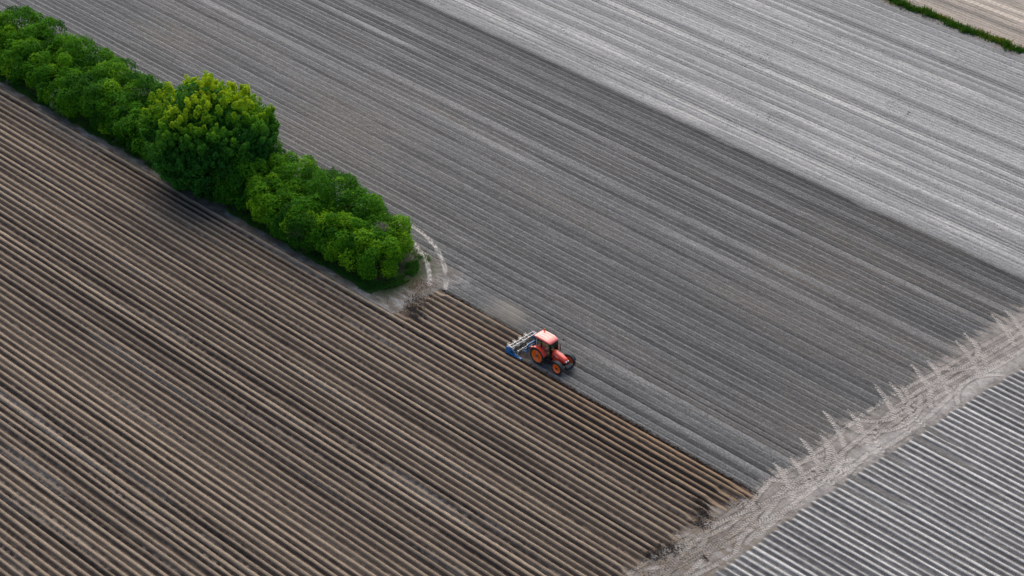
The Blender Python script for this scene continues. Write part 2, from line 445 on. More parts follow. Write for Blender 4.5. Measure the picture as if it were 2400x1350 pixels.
# --- headland track
inT = sstep(-.9, .5, UG - LO + .35 * n_sm) * sstep(.12, -.12, UG - HI)
tb1 = col(.280, .256, .232); tb2 = col(.150, .137, .124); tb3 = col(.40, .385, .365)
CT = mixc(tb1 * one, tb2 * one, np.clip(.45 + .5 * n_med + .5 * n_sm, 0, 1))
CT = mixc(CT, tb3 * one, sstep(1.4, .2, np.abs(UG - (HI - .9))) * .55 * np.clip(.8 + .5 * n_big, 0, 1))
CT = mixc(CT, col(.15, .125, .10) * one, np.clip(sstep(5, -9, VG) * .95 * (.55 + .8 * n_m2 + .6 * n_sm), 0, 1))
CT = CT * (1 + .22 * n_sm + .18 * n_ti + .15 * n_m2)[..., None]
COL = mixc(COL, CT, inT)
Z = np.where(inT > 0, Z * (1 - inT) + inT * (.0 + .012 * n_sm + .02 * n_med), Z)

lug_h = np.zeros_like(Z); lug_c = np.zeros_like(Z); lug_w = np.zeros_like(Z)
def stamp(s, d, ok, depth=.035, half=.23, strength=1.0, pitch=.42, sgn=1):
    """a tyre's lug print: s along, d across the print"""
    global lug_h, lug_c, lug_w
    inside = ok & (np.abs(d) < half + .05)
    if not inside.any(): return
    wgt = sstep(half + .05, half - .03, np.abs(d)) * ok
    ph = ((s + sgn * np.abs(d) * .9) / pitch) % 1.0
    l = sstep(.0, .18, ph) * sstep(.68, .5, ph)
    rim_ = np.exp(-((np.abs(d) - half) / .07) ** 2) * ok
    lug_h = lug_h * (1 - wgt) + wgt * (-depth + depth * 1.25 * l) + rim_ * depth * .6
    lug_c = lug_c * (1 - wgt) + wgt * (l * 1.0 - .30) * strength
    lug_w = np.maximum(lug_w, wgt)
rr = np.random.default_rng(31)
near_t = (UG > 20) & (UG < 40) & INV
print_edge = np.zeros_like(Z)
for i in range(9):
    c0 = (26.9, 27.6, 28.1, 28.7, 27.2, 28.4, 29.0, 26.6, 27.9)[i] + rr.uniform(-.15, .15); A = rr.uniform(.25, .8); L = rr.uniform(12, 30); ph = rr.uniform(0, 6.3)
    a = rr.uniform(-24, 34) if i > 3 else -24 + 3 * i; b = a + rr.uniform(12, 30); sg = rr.choice([-1, 1]); stg = rr.uniform(.4, 1.4)
    for off in (0, 1.76):
        uu = c0 + off - .3 + A * np.sin(VG / L * 6.283 + ph) + .045 * np.clip(VG, -20, 50)
        sl_ = A / L * 6.283 * np.cos(VG / L * 6.283 + ph)
        ok = near_t & (VG > a) & (VG < b) & (uu < HI - .15) & (uu > LO - .4)
        dd_ = (UG - uu) / np.sqrt(1 + sl_ ** 2)
        stamp(VG, dd_, ok, depth=.022, sgn=sg, strength=stg * .8, pitch=.27)
        print_edge = print_edge - .28 * np.exp(-((np.abs(dd_) - .3) / .07) ** 2) * ok      # darker line along each edge of the print
for cu_, cv_, rad_, a0_, a1_ in ((24.6, 5.2, 4.2, -70, 60), (24.2, 5.4, 5.6, -50, 40), (25.4, 17.0, 3.6, -80, 70), (25.0, 16.6, 5.2, -60, 50), (34.0, 24.0, 5.6, 130, 230), (34.4, 25.0, 4.0, 120, 235), (25.6, 28.0, 3.4, -70, 60), (34.6, -5.0, 5.2, 140, 235), (24.8, -6.0, 4.6, -60, 60), (22.6, -11.0, 5.4, -45, 50), (23.6, -14.0, 4.4, -40, 70), (32.6, -12.0, 5.0, 130, 225)):
    dx, dy = UG - cu_, VG - cv_
    an = (np.degrees(np.arctan2(dy, dx)) - a0_) % 360.0; dd_ = np.hypot(dx, dy) - rad_; ok = near_t & (an < (a1_ - a0_)) & (UG > LO - .3) & (UG < HI)
    stamp(np.radians(an) * rad_, dd_, ok, .022, .23, .8, .27)
    print_edge = print_edge - .34 * np.exp(-((np.abs(dd_) - .32) / .08) ** 2) * ok
def arc(cu, cv, rad, a0, a1, depth=.04, strength=1.0, half=.21):
    dx, dy = UG - cu, VG - cv
    an = np.degrees(np.arctan2(dy, dx)); an = (an - a0) % 360.0
    stamp(np.radians(an) * rad, np.hypot(dx, dy) - rad, near_t & (an < (a1 - a0)), depth, half, strength)
# prints of tractors turning out of the rows on to the track
for tv, tu in ((3.5, 25.0), (5.1, 25.6), (7.9, 24.6), (9.6, 25.4), (12.5, 23.6), (14.2, 25.0), (18.9, 24.5), (20.2, 25.3), (23.9, 25.0), (25.4, 25.8), (29.9, 25.9), (31.5, 25.7), (35.9, 25.8), (37.4, 26.3)):
    du_ = UG - tu
    fv = tv - .36 * du_ - .055 * du_ ** 2; sl_ = -.36 - .11 * du_
    hw_ = .10 + .14 * sstep(0, 1.4, du_)
    stamp(du_ * np.sqrt(1 + sl_ ** 2), (VG - fv) / np.sqrt(1 + sl_ ** 2) * (.22 / hw_), near_t & (du_ > 0) & (du_ < 4.6), .025, .22, 1.1, .27)
# prints curving from the track into the right-hand beds
for cv in (5.1, 6.8, 15.0, 16.7, 11.0):
    fv = cv + (.9 if cv > 9 else -.5) * np.exp(-np.clip(UG - 30.2, -2, 9) / 1.3)
    stamp(UG, VG - fv, near_t & (UG > 28.2) & (UG < 33), .05, .25, .6)
lug_w *= 1.0
Z = Z + lug_h
COL = COL * (1 + np.clip(print_edge, -.5, .2))[..., None]
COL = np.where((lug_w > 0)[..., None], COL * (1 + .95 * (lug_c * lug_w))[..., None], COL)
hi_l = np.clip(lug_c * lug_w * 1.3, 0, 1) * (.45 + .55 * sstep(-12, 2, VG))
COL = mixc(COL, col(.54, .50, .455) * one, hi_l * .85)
# two curved wheel prints round the end of the hedge
po = np.polyfit([-26.2, -23.9, -21.0, -18.2, -16.4, -15.0], [8.1, 7.95, 6.97, 5.4, 3.9, 2.5], 3)
pi_ = np.polyfit([-26.0, -24.0, -21.5, -19.3, -17.6, -16.7], [6.6, 6.27, 5.38, 4.2, 2.9, 1.9], 3)
lug_h[:] = 0; lug_c[:] = 0; lug_w[:] = 0
reg = (UG > -27) & (UG < -14.4) & (VG > 1.7) & (VG < 9.2)
for po_ in (po, pi_):
    fv = np.polyval(po_, UG); sl_ = np.polyval(np.polyder(po_), UG)
    stamp(UG * np.sqrt(1 + sl_ ** 2), (VG - fv) / np.sqrt(1 + sl_ ** 2), reg & (UG > -26.6) & (UG < (-14.8 if po_ is po else -16.4)), .03, .2, 1.0, .32)
Z = Z + lug_h
COL = mixc(COL, mixc(col(.24, .23, .215) * one, col(.47, .45, .42) * one, np.clip(lug_c + .3, 0, 1)), lug_w * .9)
# scuffed pale soil beside them
sc = np.exp(-(((UG + 16.0) / 2.2) ** 2 + ((VG - 4.2) / 1.8) ** 2)) * np.clip(.5 + .8 * n_m2 + .5 * n_sm, 0, 1)
COL = mixc(COL, col(.25, .245, .235) * one, np.clip(sc, 0, .75))
dm = np.exp(-(((UG + 16.6) / .5) ** 2 + ((VG - 4.5) / .9) ** 2)); COL = mixc(COL, col(.075, .065, .055) * one, np.clip(dm * .7, 0, 1))

# right-hand ridges
inR = UG > HI
rg = col(.158, .156, .154); rgd = col(.092, .091, .090); rgl = col(.58, .57, .54)
CR = mixc(rgd * one, rg * one, np.clip(.5 + .45 * n_str2 + .4 * n_sm + .5 * (row_rand(K, 404) - .5), 0, 1))
crR = sstep(.80, .99, pR) * np.clip(.85 + .2 * n_str2 + .15 * n_sm, 0, 1) * (.6 + .5 * row_rand(K, 405))
CR = mixc(CR, rgl * one, np.clip(crR * sstep(.1, .7, fadeR), 0, 1))
CR = mixc(CT, CR, fadeR)
ZRm = ZR * fadeR + (1 - fadeR) * (.02 * n_sm)
COLR = CR; press = lug_w * 0
Z = np.where(inR, ZRm + np.minimum(Z - Z, 0), Z)
COL = np.where(inR[..., None], COLR, COL)
for cv, u1 in ((5.1, 37.6), (6.8, 38.4), (15.0, 39.5), (16.7, 36.4), (11.0, 35.8)):
    d = VG - cv - (.9 if cv > 9 else -.5) * np.exp(-np.clip(UG - 30.2, -2, 9) / 1.3)
    wgt = np.exp(-(d / .27) ** 4) * inR * sstep(0, 2.5, u1 - UG)
    Z = Z * (1 - wgt) + wgt * (-.06 + .03 * (np.sin(UG * 18 + np.abs(d) * 12) > 0))
    COL = mixc(COL, col(.115, .110, .105) * one, wgt * .85)

# the tractor stands in its own wheelings, on pressed soil
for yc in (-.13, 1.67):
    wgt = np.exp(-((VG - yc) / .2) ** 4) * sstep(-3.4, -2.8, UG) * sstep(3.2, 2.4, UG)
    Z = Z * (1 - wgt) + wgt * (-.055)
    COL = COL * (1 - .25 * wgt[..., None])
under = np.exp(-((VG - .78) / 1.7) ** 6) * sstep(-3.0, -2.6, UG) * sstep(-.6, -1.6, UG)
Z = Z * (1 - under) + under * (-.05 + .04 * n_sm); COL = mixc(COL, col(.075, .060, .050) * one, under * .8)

YG = VG + WOB * (INV)
XYZ = np.stack([UG, YG, Z], -1).reshape(-1, 3).astype(np.float32)
CFL = np.clip(COL, .008, .8).reshape(-1, 3).astype(np.float32)

# --- cut into pieces
uc = (UG[:-1, :-1] + UG[1:, 1:]) / 2; vc = (VG[:-1, :-1] + VG[1:, 1:]) / 2
inv = INV[:-1, :-1] | INV[1:, 1:] | INV[1:, :-1] | INV[:-1, 1:]
kc = np.floor((CREST0 + PITCHROW / 2 - vc) / PITCHROW).astype(np.int32)
loc_ = track_lo(vc); hic = HI[:-1, :-1]
bnd = np.where(uc > -3.05, CREST0 - PITCHROW * 3.5, np.where(uc > -15.4, CREST0 + PITCHROW * .5, CREST0 - PITCHROW * 7.5))
zone = np.full(uc.shape, 2, np.int8)                         # grey
zone[vc > 43.4] = 3
zone[(uc < -15.4) & (vc < 5.6) & (vc > CREST0 - PITCHROW * 7.5)] = 4   # verge
zone[vc > 83.2] = 5
zone[vc < bnd] = 1
zone[(uc > loc_)] = 6
zone[uc > hic] = 7
vid = (np.arange(nu)[:, None] * nv + np.arange(nv)[None, :]).astype(np.int64)
Q = np.stack([vid[:-1, :-1], vid[1:, :-1], vid[1:, 1:], vid[:-1, 1:]], -1)
def piece(name, mask, mat, parent=None):
    F = Q[mask]
    if len(F) == 0: return None
    ids, inv_ = np.unique(F.ravel(), return_inverse=True)
    me = np_mesh(name, XYZ[ids], inv_.reshape(F.shape), M[mat], True, None, {'soil': CFL[ids]})
    return link(name, me, None, parent)
def field(name, code, mat, ridged, piece_name='soil_ridge'):
    zm = (zone == code) & inv
    if not ridged:
        return tag(piece(name, zm, mat), kind='structure')
    ks = np.unique(kc[zm])
    # earth body under the beds carries the ridges as parts
    a = (uc[zm].min(), uc[zm].max(), vc[zm].min(), vc[zm].max())
    n = 24
    xs = np.linspace(a[0], a[1], n); ys = np.linspace(a[2], a[3], n)
    GX, GY = np.meshgrid(xs, ys, indexing='ij')
    V = np.stack([GX.ravel(), GY.ravel(), np.full(n * n, -.42)], -1)
    idx = np.arange(n * n).reshape(n, n)
    F = np.stack([idx[:-1, :-1], idx[1:, :-1], idx[1:, 1:], idx[:-1, 1:]], -1).reshape(-1, 4)
    cc = np.tile(np.array([[.07, .055, .042]], np.float32), (n * n, 1))
    root = tag(link(name, np_mesh(name, V, F, M[mat], False, None, {'soil': cc})), kind='structure')
    for k in ks: piece(piece_name, zm & (kc == k), mat, root)
    return root
# far ground sheet to the horizon
gm = soil_mat('distant_field_soil', 1.2, .2, .3, .15)
nq = 2
V = np.array([[-3000, -3000, -.6], [3000, -3000, -.6], [3000, 3000, -.6], [-3000, 3000, -.6]], float)
tag(link('ground', np_mesh('ground', V, np.array([[0, 1, 2, 3]]), gm, False, None, {'soil': np.tile([[.17, .165, .16]], (4, 1))})), kind='structure')
field('ridged_brown_field', 1, 'brown', True)
field('tilled_grey_field', 2, 'grey', False)
field('pale_dry_field', 3, 'light', False)
field('hedge_verge', 4, 'verge', False)
field('beige_field', 5, 'light', False)
field('headland_track', 6, 'track', False)
field('ridged_grey_field', 7, 'right', True)

def ground_z(u, v):
    i = np.clip(np.searchsorted(us, u), 0, nu - 1); j = np.clip(np.searchsorted(vsx, v), 0, nv - 1)
    return Z[i, j]

# ------------------------------------------------------------------ loose clods
def clods(name, pu, pv, size, colr, mat, lift=.25):
    n = len(pu)
    base = np.array([[1, 0, 0], [-1, 0, 0], [0, 1, 0], [0, -1, 0], [0, 0, 1], [0, 0, -1]], float)
    tri = np.array([[0, 2, 4], [2, 1, 4], [1, 3, 4], [3, 0, 4], [2, 0, 5], [1, 2, 5], [3, 1, 5], [0, 3, 5]])
    r_ = np.random.default_rng(len(name) + n)
    a = r_.uniform(0, 6.28, n)
    P = base[None] * (size[:, None, None] * r_.uniform(.55, 1.2, (n, 6, 1))) * np.array([1.2, 1, .75])
    ca, sa = np.cos(a)[:, None], np.sin(a)[:, None]
    X = P[..., 0] * ca - P[..., 1] * sa; Y = P[..., 0] * sa + P[..., 1] * ca
    zz = ground_z(pu, pv)
    V = np.stack([X + pu[:, None], Y + pv[:, None], P[..., 2] + (zz + size * lift)[:, None]], -1).reshape(-1, 3)
    F = (tri[None] + (np.arange(n) * 6)[:, None, None]).reshape(-1, 3)
    cc = np.repeat(colr, 6, axis=0)
    return link(name, np_mesh(name, V, F, M[mat], False, None, {'soil': cc}))
def scat(n, f):
    out_u, out_v = [], []
    while sum(map(len, out_u)) < n:
        u = rng.uniform(-100, 50, 20000); v = rng.uniform(-60, 100, 20000); x_, y_ = project(u, v)
        m = f(u, v) & (x_ > -100) & (x_ < 2500) & (y_ > -100) & (y_ < 1450)
        out_u.append(u[m]); out_v.append(v[m])
    return np.concatenate(out_u)[:n], np.concatenate(out_v)[:n]
# dark clods on the pale field lie in patches
pu, pv = scat(4500, lambda u, v: (v > 43.8) & (v < 84) & (vnoise(u, v, 3.5, 1.2, 77) + .8 * vnoise(u, v, .9, .9, 78) > .62))
s_ = rng.uniform(.02, .06, len(pu)); cc = np.tile([[.15, .15, .155]], (len(pu), 1)) * rng.uniform(.6, 1.3, (len(pu), 1))
tag(clods('pale_field_clods', pu, pv, s_, cc, 'light'), 'dark grey soil clods scattered over the pale field', 'clods', kind='stuff')
pu, pv = scat(9000, lambda u, v: (v > 2.6) & (v < 43) & (u < 26) & ((u > -15) | (v > 9)))
s_ = rng.uniform(.02, .06, len(pu)); cc = np.tile([[.17, .17, .17]], (len(pu), 1)) * rng.uniform(.5, 1.6, (len(pu), 1))
tag(clods('grey_field_crumbs', pu, pv, s_, cc, 'grey'), 'grey soil crumbs scattered over the tilled field', 'clods', kind='stuff')
cents = [(-14.6, -2.2, 1.2, 1.0, 260), (-15.4, -.6, 1.4, 1.0, 220), (26.3, -11.8, .9, 1.3, 380), (25.9, -13.2, .9, .9, 260), (25.3, -6.4, 1.0, .6, 320), (26.0, -7.4, .8, .5, 240), (24.0, -5.2, 1.2, .35, 160), (29.0, -10.6, .5, .3, 70), (27.6, -16.0, .9, .6, 140), (26.6, -3.2, 1.0, 1.0, 110)]
pu = np.concatenate([rng.normal(c[0], c[2] * .55, c[4]) for c in cents]); pv = np.concatenate([rng.normal(c[1], c[3] * .55, c[4]) for c in cents])
s_ = rng.uniform(.02, .07, len(pu)); cc = np.tile([[.042, .030, .023]], (len(pu), 1)) * rng.uniform(.7, 2.2, (len(pu), 1))
tag(clods('wet_earth_clods', pu, pv, s_, cc, 'brown'), 'heaps of dark wet earth clods at the ends of the brown beds', 'clods', kind='stuff')
pu = rng.uniform(-3, 27, 1100); pv = CREST0 - PITCHROW * 3.5 + np.abs(rng.normal(0.05, .14, 1100))
q = rng.uniform(-15, -3.2, 500); pu = np.concatenate([pu, q]); pv = np.concatenate([pv, CREST0 + PITCHROW * .5 + np.abs(rng.normal(.08, .16, 500))])
s_ = rng.uniform(.025, .08, len(pu)); cc = np.tile([[.034, .024, .018]], (len(pu), 1)) * rng.uniform(.6, 1.8, (len(pu), 1))
tag(clods('edge_clods', pu, pv, s_, cc, 'brown'), 'line of dark moist crumbs along the edge of the newest bed', 'clods', kind='stuff')

# ------------------------------------------------------------------ plants
def leaves(P, N, size, tint, r_, fold=.25):
    """one folded leaf (two triangles) per point, facing about N"""
    n = len(P)
    N = N / np.linalg.norm(N, axis=1, keepdims=True)
    A = np.cross(N, r_.normal(size=(n, 3))); A /= np.linalg.norm(A, axis=1, keepdims=True)
    B = np.cross(N, A)
    s = size[:, None]
    v = np.stack([P - A * s, P + B * s * .62 + N * s * fold, P + A * s, P - B * s * .62 + N * s * fold], 1).reshape(-1, 3)
    i = np.arange(n)[:, None] * 4
    F = np.concatenate([np.concatenate([i, i + 1, i + 2], 1), np.concatenate([i, i + 2, i + 3], 1)], 0)
    return v, F, np.repeat(tint, 4)

def crown_points(r_, rx, ry, h, z0, nlobe, lr, nleaf, spread=.9, tree=False):
    """leaf points on many lobes spread over a dome"""
    i = np.arange(nlobe) + .5
    cz = 1 - i / nlobe * 1.85                       # from the top down to the foot
    ph = i * 2.39996 + r_.normal(0, .25, nlobe)
    rad = np.sqrt(np.clip(1 - cz ** 2, .02, 1))
    L = np.stack([rx * .80 * rad * np.cos(ph), ry * .80 * rad * np.sin(ph), z0 + (h - z0) * (.46 + .40 * cz)], -1)
    L *= 1 + r_.normal(0, .07, (nlobe, 1)); L[:, 2] = np.maximum(L[:, 2], .35)
    LR = lr * r_.uniform(.65, 1.3, nlobe)
    w_ = LR ** 2; w_ /= w_.sum()
    li = r_.choice(nlobe, nleaf, p=w_)
    d = r_.normal(size=(nleaf, 3)); d /= np.linalg.norm(d, axis=1, keepdims=True)
    cen = np.array([0, 0, z0 + (h - z0) * .35])
    out = L[li] - cen; out /= np.linalg.norm(out, axis=1, keepdims=True)
    d = d + out * .75; d /= np.linalg.norm(d, axis=1, keepdims=True)
    bump = 1 + .16 * np.sin(d[:, 0] * 7 + li) * np.sin(d[:, 1] * 8 + li * 2) + .1 * np.sin(d[:, 2] * 11 + li)
    P = L[li] + d * (LR[li] * bump * (1 - np.abs(r_.normal(0, .10, nleaf))))[:, None]
    P[:, 2] = np.maximum(P[:, 2], .12)
    return P, d, li, L, LR

def trunk_mb(r_, h, r0, limbs, spread):
    mb = MB(); z = 0; p = Vector((0, 0, -.3)); rad = r0
    pts = [p]
    for k in range(4):
        q_ = p + Vector((r_.normal(0, .08), r_.normal(0, .08), h * .55 / 4 + (.3 if k == 0 else 0)))
        mb.tube(p, q_, rad, rad * .86, 8); p = q_; rad *= .86; pts.append(p)
    for k in range(limbs):
        a = k * 2.4 + r_.uniform(-.3, .3); b = pts[1 + k % 4]
        e = b + Vector((math.cos(a) * spread * r_.uniform(.5, .9), math.sin(a) * spread * r_.uniform(.5, .9), h * r_.uniform(.18, .4)))
        m_ = b.lerp(e, .5) + Vector((0, 0, -.15))
        mb.tube(b, m_, rad * .7, rad * .45, 6); mb.tube(m_, e, rad * .45, rad * .12, 6)
    return mb

def plant(name, label, cat, u, v, rx, ry, h, seed, nleaf=9000, nlobe=26, lr=1.0, lsize=(.07, .14), mat='leaf', group=None, tintbase=.35, z0=.3):
    r_ = np.random.default_rng(seed)
    root = tag(empty(name, (u, v, float(ground_z(u, v)))), label, cat, group)
    P, d, li, L, LR = crown_points(r_, rx, ry, h, z0, nlobe, lr, nleaf)
    lt_ = r_.normal(0, .20, nlobe)
    tint = np.clip(tintbase + lt_[li] + r_.normal(0, .12, nleaf), 0, 1)
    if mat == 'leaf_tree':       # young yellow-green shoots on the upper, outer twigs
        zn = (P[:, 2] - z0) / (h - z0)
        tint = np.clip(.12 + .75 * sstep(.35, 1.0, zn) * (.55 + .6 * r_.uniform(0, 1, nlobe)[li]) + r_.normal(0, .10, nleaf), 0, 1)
    V, F, t_ = leaves(P, d + r_.normal(0, .55, (nleaf, 3)) + np.array([0, 0, .35]), r_.uniform(*lsize, nleaf), tint, r_)
    link('crown', np_mesh('crown', V, F, M[mat], False, {'tint': t_}), None, root)
    trunk_mb(r_, h, .05 + .014 * h * (1.6 if mat == 'leaf_tree' else 1), 7, min(rx, ry) * .8).build('trunk', M['bark'], root, smooth=True)
    return root, P

TREE_U, TREE_V = -47.0, .1
# the tall tree: several hundred leafy shoots over a broad dome
def big_tree():
    r_ = np.random.default_rng(5)
    root = tag(empty('maple_tree', (TREE_U, TREE_V, 0)), 'tall broad tree with yellow-green top rising above the hedgerow', 'tree')
    h, z0, rx = 10.7, .3, 6.3
    n1 = 110
    P1, d1, li1, L, LR = crown_points(r_, rx, rx, h, z0, n1, 1.5, 1500)
    # shoots: little upright tufts on the lobes
    T0 = P1; n2 = len(T0)
    per = 60; n = n2 * per
    ti = np.repeat(np.arange(n2), per)
    ax = d1 * .55 + np.array([0, 0, .75]); ax /= np.linalg.norm(ax, axis=1, keepdims=True)
    tl = r_.uniform(.35, .75, n2)
    s = r_.uniform(-.5, 1, n)
    dd = r_.normal(size=(n, 3)); dd /= np.linalg.norm(dd, axis=1, keepdims=True)
    wdt = .30 * (1.05 - .6 * np.clip(s, 0, 1))
    P = T0[ti] + ax[ti] * (s * tl[ti])[:, None] + dd * wdt[:, None]
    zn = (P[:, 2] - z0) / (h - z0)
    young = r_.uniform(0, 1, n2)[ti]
    side = .12 * np.clip(-P[:, 0] / rx + P[:, 1] / rx, -1, 1)  # crown yellows towards the sun side: sunlight put into the leaf tint
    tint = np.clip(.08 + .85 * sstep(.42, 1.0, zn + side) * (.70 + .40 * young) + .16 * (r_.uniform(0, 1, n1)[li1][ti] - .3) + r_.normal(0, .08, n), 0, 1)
    V, F, t_ = leaves(P, dd + ax[ti] * .6 + r_.normal(0, .4, (n, 3)), r_.uniform(.09, .17, n), tint, r_)
    # inner foliage behind the shoots
    P3, d3, li3, _, _ = crown_points(r_, rx * .86, rx * .86, h * .93, z0, 60, 1.6, 16000)
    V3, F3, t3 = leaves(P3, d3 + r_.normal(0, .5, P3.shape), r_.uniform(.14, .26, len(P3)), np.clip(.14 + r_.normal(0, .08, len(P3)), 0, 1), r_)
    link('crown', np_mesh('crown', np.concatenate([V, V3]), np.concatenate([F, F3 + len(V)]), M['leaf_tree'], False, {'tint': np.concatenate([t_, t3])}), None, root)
    trunk_mb(r_, h, .34, 9, 3.6).build('trunk', M['bark'], root, smooth=True)
big_tree()

GA = 'hedgerow bushes beyond the tall tree'
GB = 'hedgerow bushes between the tall tree and the tractor'
r2 = np.random.default_rng(91)
seed = 300
spots = []
for u in np.arange(-85.2, -56, 4.3): spots.append((u, 'A'))
for u in (-40.8, -37.2, -33.4, -29.6, -26.2): spots.append((u, 'B'))
for u, s in spots:
    for row in (0, 1):
        seed += 1
        uu = u + r2.uniform(-.8, .8) + (1.6 if row else 0); vv = (-.95 if row == 0 else 2.9) + r2.uniform(-.35, .35)
        big = 1.12 if u < -80 else 1.0
        h = (4.5 if row == 0 else 5.1) * r2.uniform(.9, 1.12) * big; rx = r2.uniform(2.5, 3.1) * big; ry = r2.uniform(2.25, 2.65)
        if s == 'B' and row == 1 and u > -27: h *= .9; vv -= .5
        ORD = ('first', 'second', 'third', 'fourth', 'fifth', 'sixth', 'seventh', 'eighth')
        sd_ = 'brown-field' if row == 0 else 'grey-field'
        if s == 'A': lab = 'green hedgerow bush on %s side, %s in from the end farthest from tractor' % (sd_, ORD[int(round((u + 85.2) / 4.3))])
        else: lab = 'green hedgerow bush on %s side, %s in from the rounded end near tractor' % (sd_, ORD[5 - (-40.8, -37.2, -33.4, -29.6, -26.2).index(u)])
        plant('hedge_bush', lab, 'bush', uu, vv, rx, ry, h, seed, 12000, int(r2.integers(27, 36)), r2.uniform(.85, 1.08), (.07, .135), 'leaf', GA if s == 'A' else GB, tintbase=r2.uniform(.25, .5) + (.06 if s == 'B' else 0))
# bushes at the foot of the tall tree
plant('hedge_bush', 'dark green bush leaning against the foot of the tall tree, towards the tractor', 'bush', -41.8, -1.3, 2.3, 2.0, 5.6, 401, 8500, 24, .95, (.07, .135), 'leaf', None, .3)
plant('hedge_bush', 'low dark bush at the foot of the tall tree, on its far side', 'bush', -56.2, -1.2, 2.4, 2.0, 4.0, 402, 8000, 22, .95, (.07, .135), 'leaf', None, .28)
plant('hedge_bush', 'green bush behind the tall tree beside the grey field', 'bush', -43.2, 3.2, 2.6, 2.3, 5.4, 403, 8000, 24, .95, (.07, .135), 'leaf', None, .36)
# end of the hedge
plant('hedge_bush', 'round dense bush closing the hedgerow end beside curved tyre tracks', 'bush', -22.2, -.3, 2.9, 2.6, 4.6, 405, 12000, 28, 1.0, (.07, .13), 'leaf', None, .42)
plant('hedge_bush', 'bright green bush behind the hedgerow end, nearest the curved tyre tracks', 'bush', -23.3, 2.3, 2.4, 2.2, 4.5, 406, 9000, 24, .95, (.07, .13), 'leaf', None, .5)
# a pale-leaved sapling poking out of the hedge foot
plant('sapling', 'small pale-leaved sapling poking out of the hedgerow foot', 'sapling', -69.4, -3.2, .8, .7, 3.2, 407, 900, 9, .42, (.06, .11), 'leaf_pale', None, .75)
# bare twiggy shrubs
def twigs(u, v, z, r, n, seed, label):
    r_ = np.random.default_rng(seed); mb = MB()
    for i in range(n):
        a = r_.uniform(0, 6.28); el = r_.uniform(.2, 1.4); L = r * r_.uniform(.6, 1.1)
        e = Vector((math.cos(a) * math.cos(el) * L, math.sin(a) * math.cos(el) * L, math.sin(el) * L + z))
        b = Vector((r_.normal(0, .1), r_.normal(0, .1), z)); m_ = b.lerp(e, .55) + Vector(r_.normal(0, .12, 3))
        mb.tube(b, m_, .018, .013, 4); mb.tube(m_, e, .013, .005, 4)
        for k in range(2):
            f_ = m_.lerp(e, r_.uniform(0, .7)); mb.tube(f_, f_ + Vector(r_.normal(0, .3, 3)), .008, .004, 3)
    mb.tube((0, 0, -.2), (0, 0, z + .1), .05, .03, 6)
    o = mb.build('bare_shrub', M['twig']); o.location = (u, v, 0)
    tag(o, label, 'shrub')
twigs(-30.6, -2.9, 1.6, 1.5, 60, 1, 'grey leafless twigs showing on the brown-field face of the hedgerow')
twigs(-22.8, 1.2, 3.7, 1.25, 70, 2, 'tan leafless twigs on top of the hedgerow end')

def grass(name, pu, pv, hgt, label, mat, tint, seed, cat='grass', lean=.35, wid=.035):
    r_ = np.random.default_rng(seed); n = len(pu)
    z = ground_z(pu, pv); a = r_.uniform(0, 6.28, n)
    B = np.stack([pu, pv, z - .02], -1)
    side = np.stack([np.cos(a), np.sin(a), 0 * a], -1) * (wid * r_.uniform(.7, 1.5, n))[:, None]
    tip = B + np.stack([r_.normal(0, lean, n) * hgt, r_.normal(0, lean, n) * hgt, hgt], -1)
    V = np.stack([B - side, B + side, tip], 1).reshape(-1, 3); F = np.arange(3 * n).reshape(-1, 3)
    o = link(name, np_mesh(name, V, F, M[mat], False, {'tint': np.repeat(np.clip(tint, 0, 1), 3)}))
    return tag(o, label, cat, kind='stuff')
# grass skirt along the hedge
n = 26000
gu = rng.uniform(-90, -19.6, n); gv = np.where(rng.uniform(0, 1, n) < .75, -3.15 + np.abs(rng.normal(0, .75, n)) + .08 * np.sin(gu * .7) + .1 * np.sin(gu * 1.9), rng.normal(4.7, .35, n))
e_n = 5000; an = rng.uniform(-1.9, 1.3, e_n); rr_ = rng.uniform(2.2, 3.6, e_n)
gu = np.concatenate([gu, -21.4 + np.cos(an) * rr_ * .78]); gv = np.concatenate([gv, .5 + np.sin(an) * rr_ * 1.02])
keep = (vnoise(gu, gv, 1.1, .7, 55) > -.55); gu, gv = gu[keep], gv[keep]
grass('hedge_grass', gu, gv, rng.uniform(.12, .42, len(gu)), 'dark grass growing along the foot of the hedgerow', 'grass', rng.beta(1.6, 3.6, len(gu)) + .12 * (rng.uniform(0, 1, len(gu)) > .93), 61)
n = 14000
gu = rng.uniform(-60, -1.6, n); gv = 82.35 + rng.normal(0, .34, n) + .18 * np.sin(gu * .8) + .12 * np.sin(gu * 2.3)
keep = (vnoise(gu, gv * 0, .9, 1, 56) > -.62 + .5 * sstep(-6, -2, gu)) ; gu, gv = gu[keep], gv[keep]
tt = np.clip(.30 + .35 * vnoise(gu, gv, 1.6, 1, 57) + .25 * (gv - 82.3) + rng.normal(0, .12, len(gu)), 0, 1)
grass('grass_strip', gu, gv, rng.uniform(.18, .62, len(gu)) * (1 + .5 * vnoise(gu, gv, 1.2, 1, 58)), 'ragged strip of green and yellow grass between pale field and beige field', 'strip', tt, 62, wid=.06)
n = 1500
gu = rng.uniform(-45, -2, n); gv = 82.3 + np.where(rng.uniform(0, 1, n) < .5, -1, 1) * rng.uniform(.6, 1.5, n); keep = vnoise(gu, gv, 1.4, 1, 59) > .1; gu, gv = gu[keep], gv[keep]
grass('strip_weeds', gu, gv, rng.uniform(.06, .2, len(gu)), 'rusty low weeds fringing the grass strip', 'weed', rng.uniform(0, 1, len(gu)), 63, wid=.05)
n = 350
gu = rng.normal(-17.4, .7, n); gv = rng.normal(1.3, .7, n)
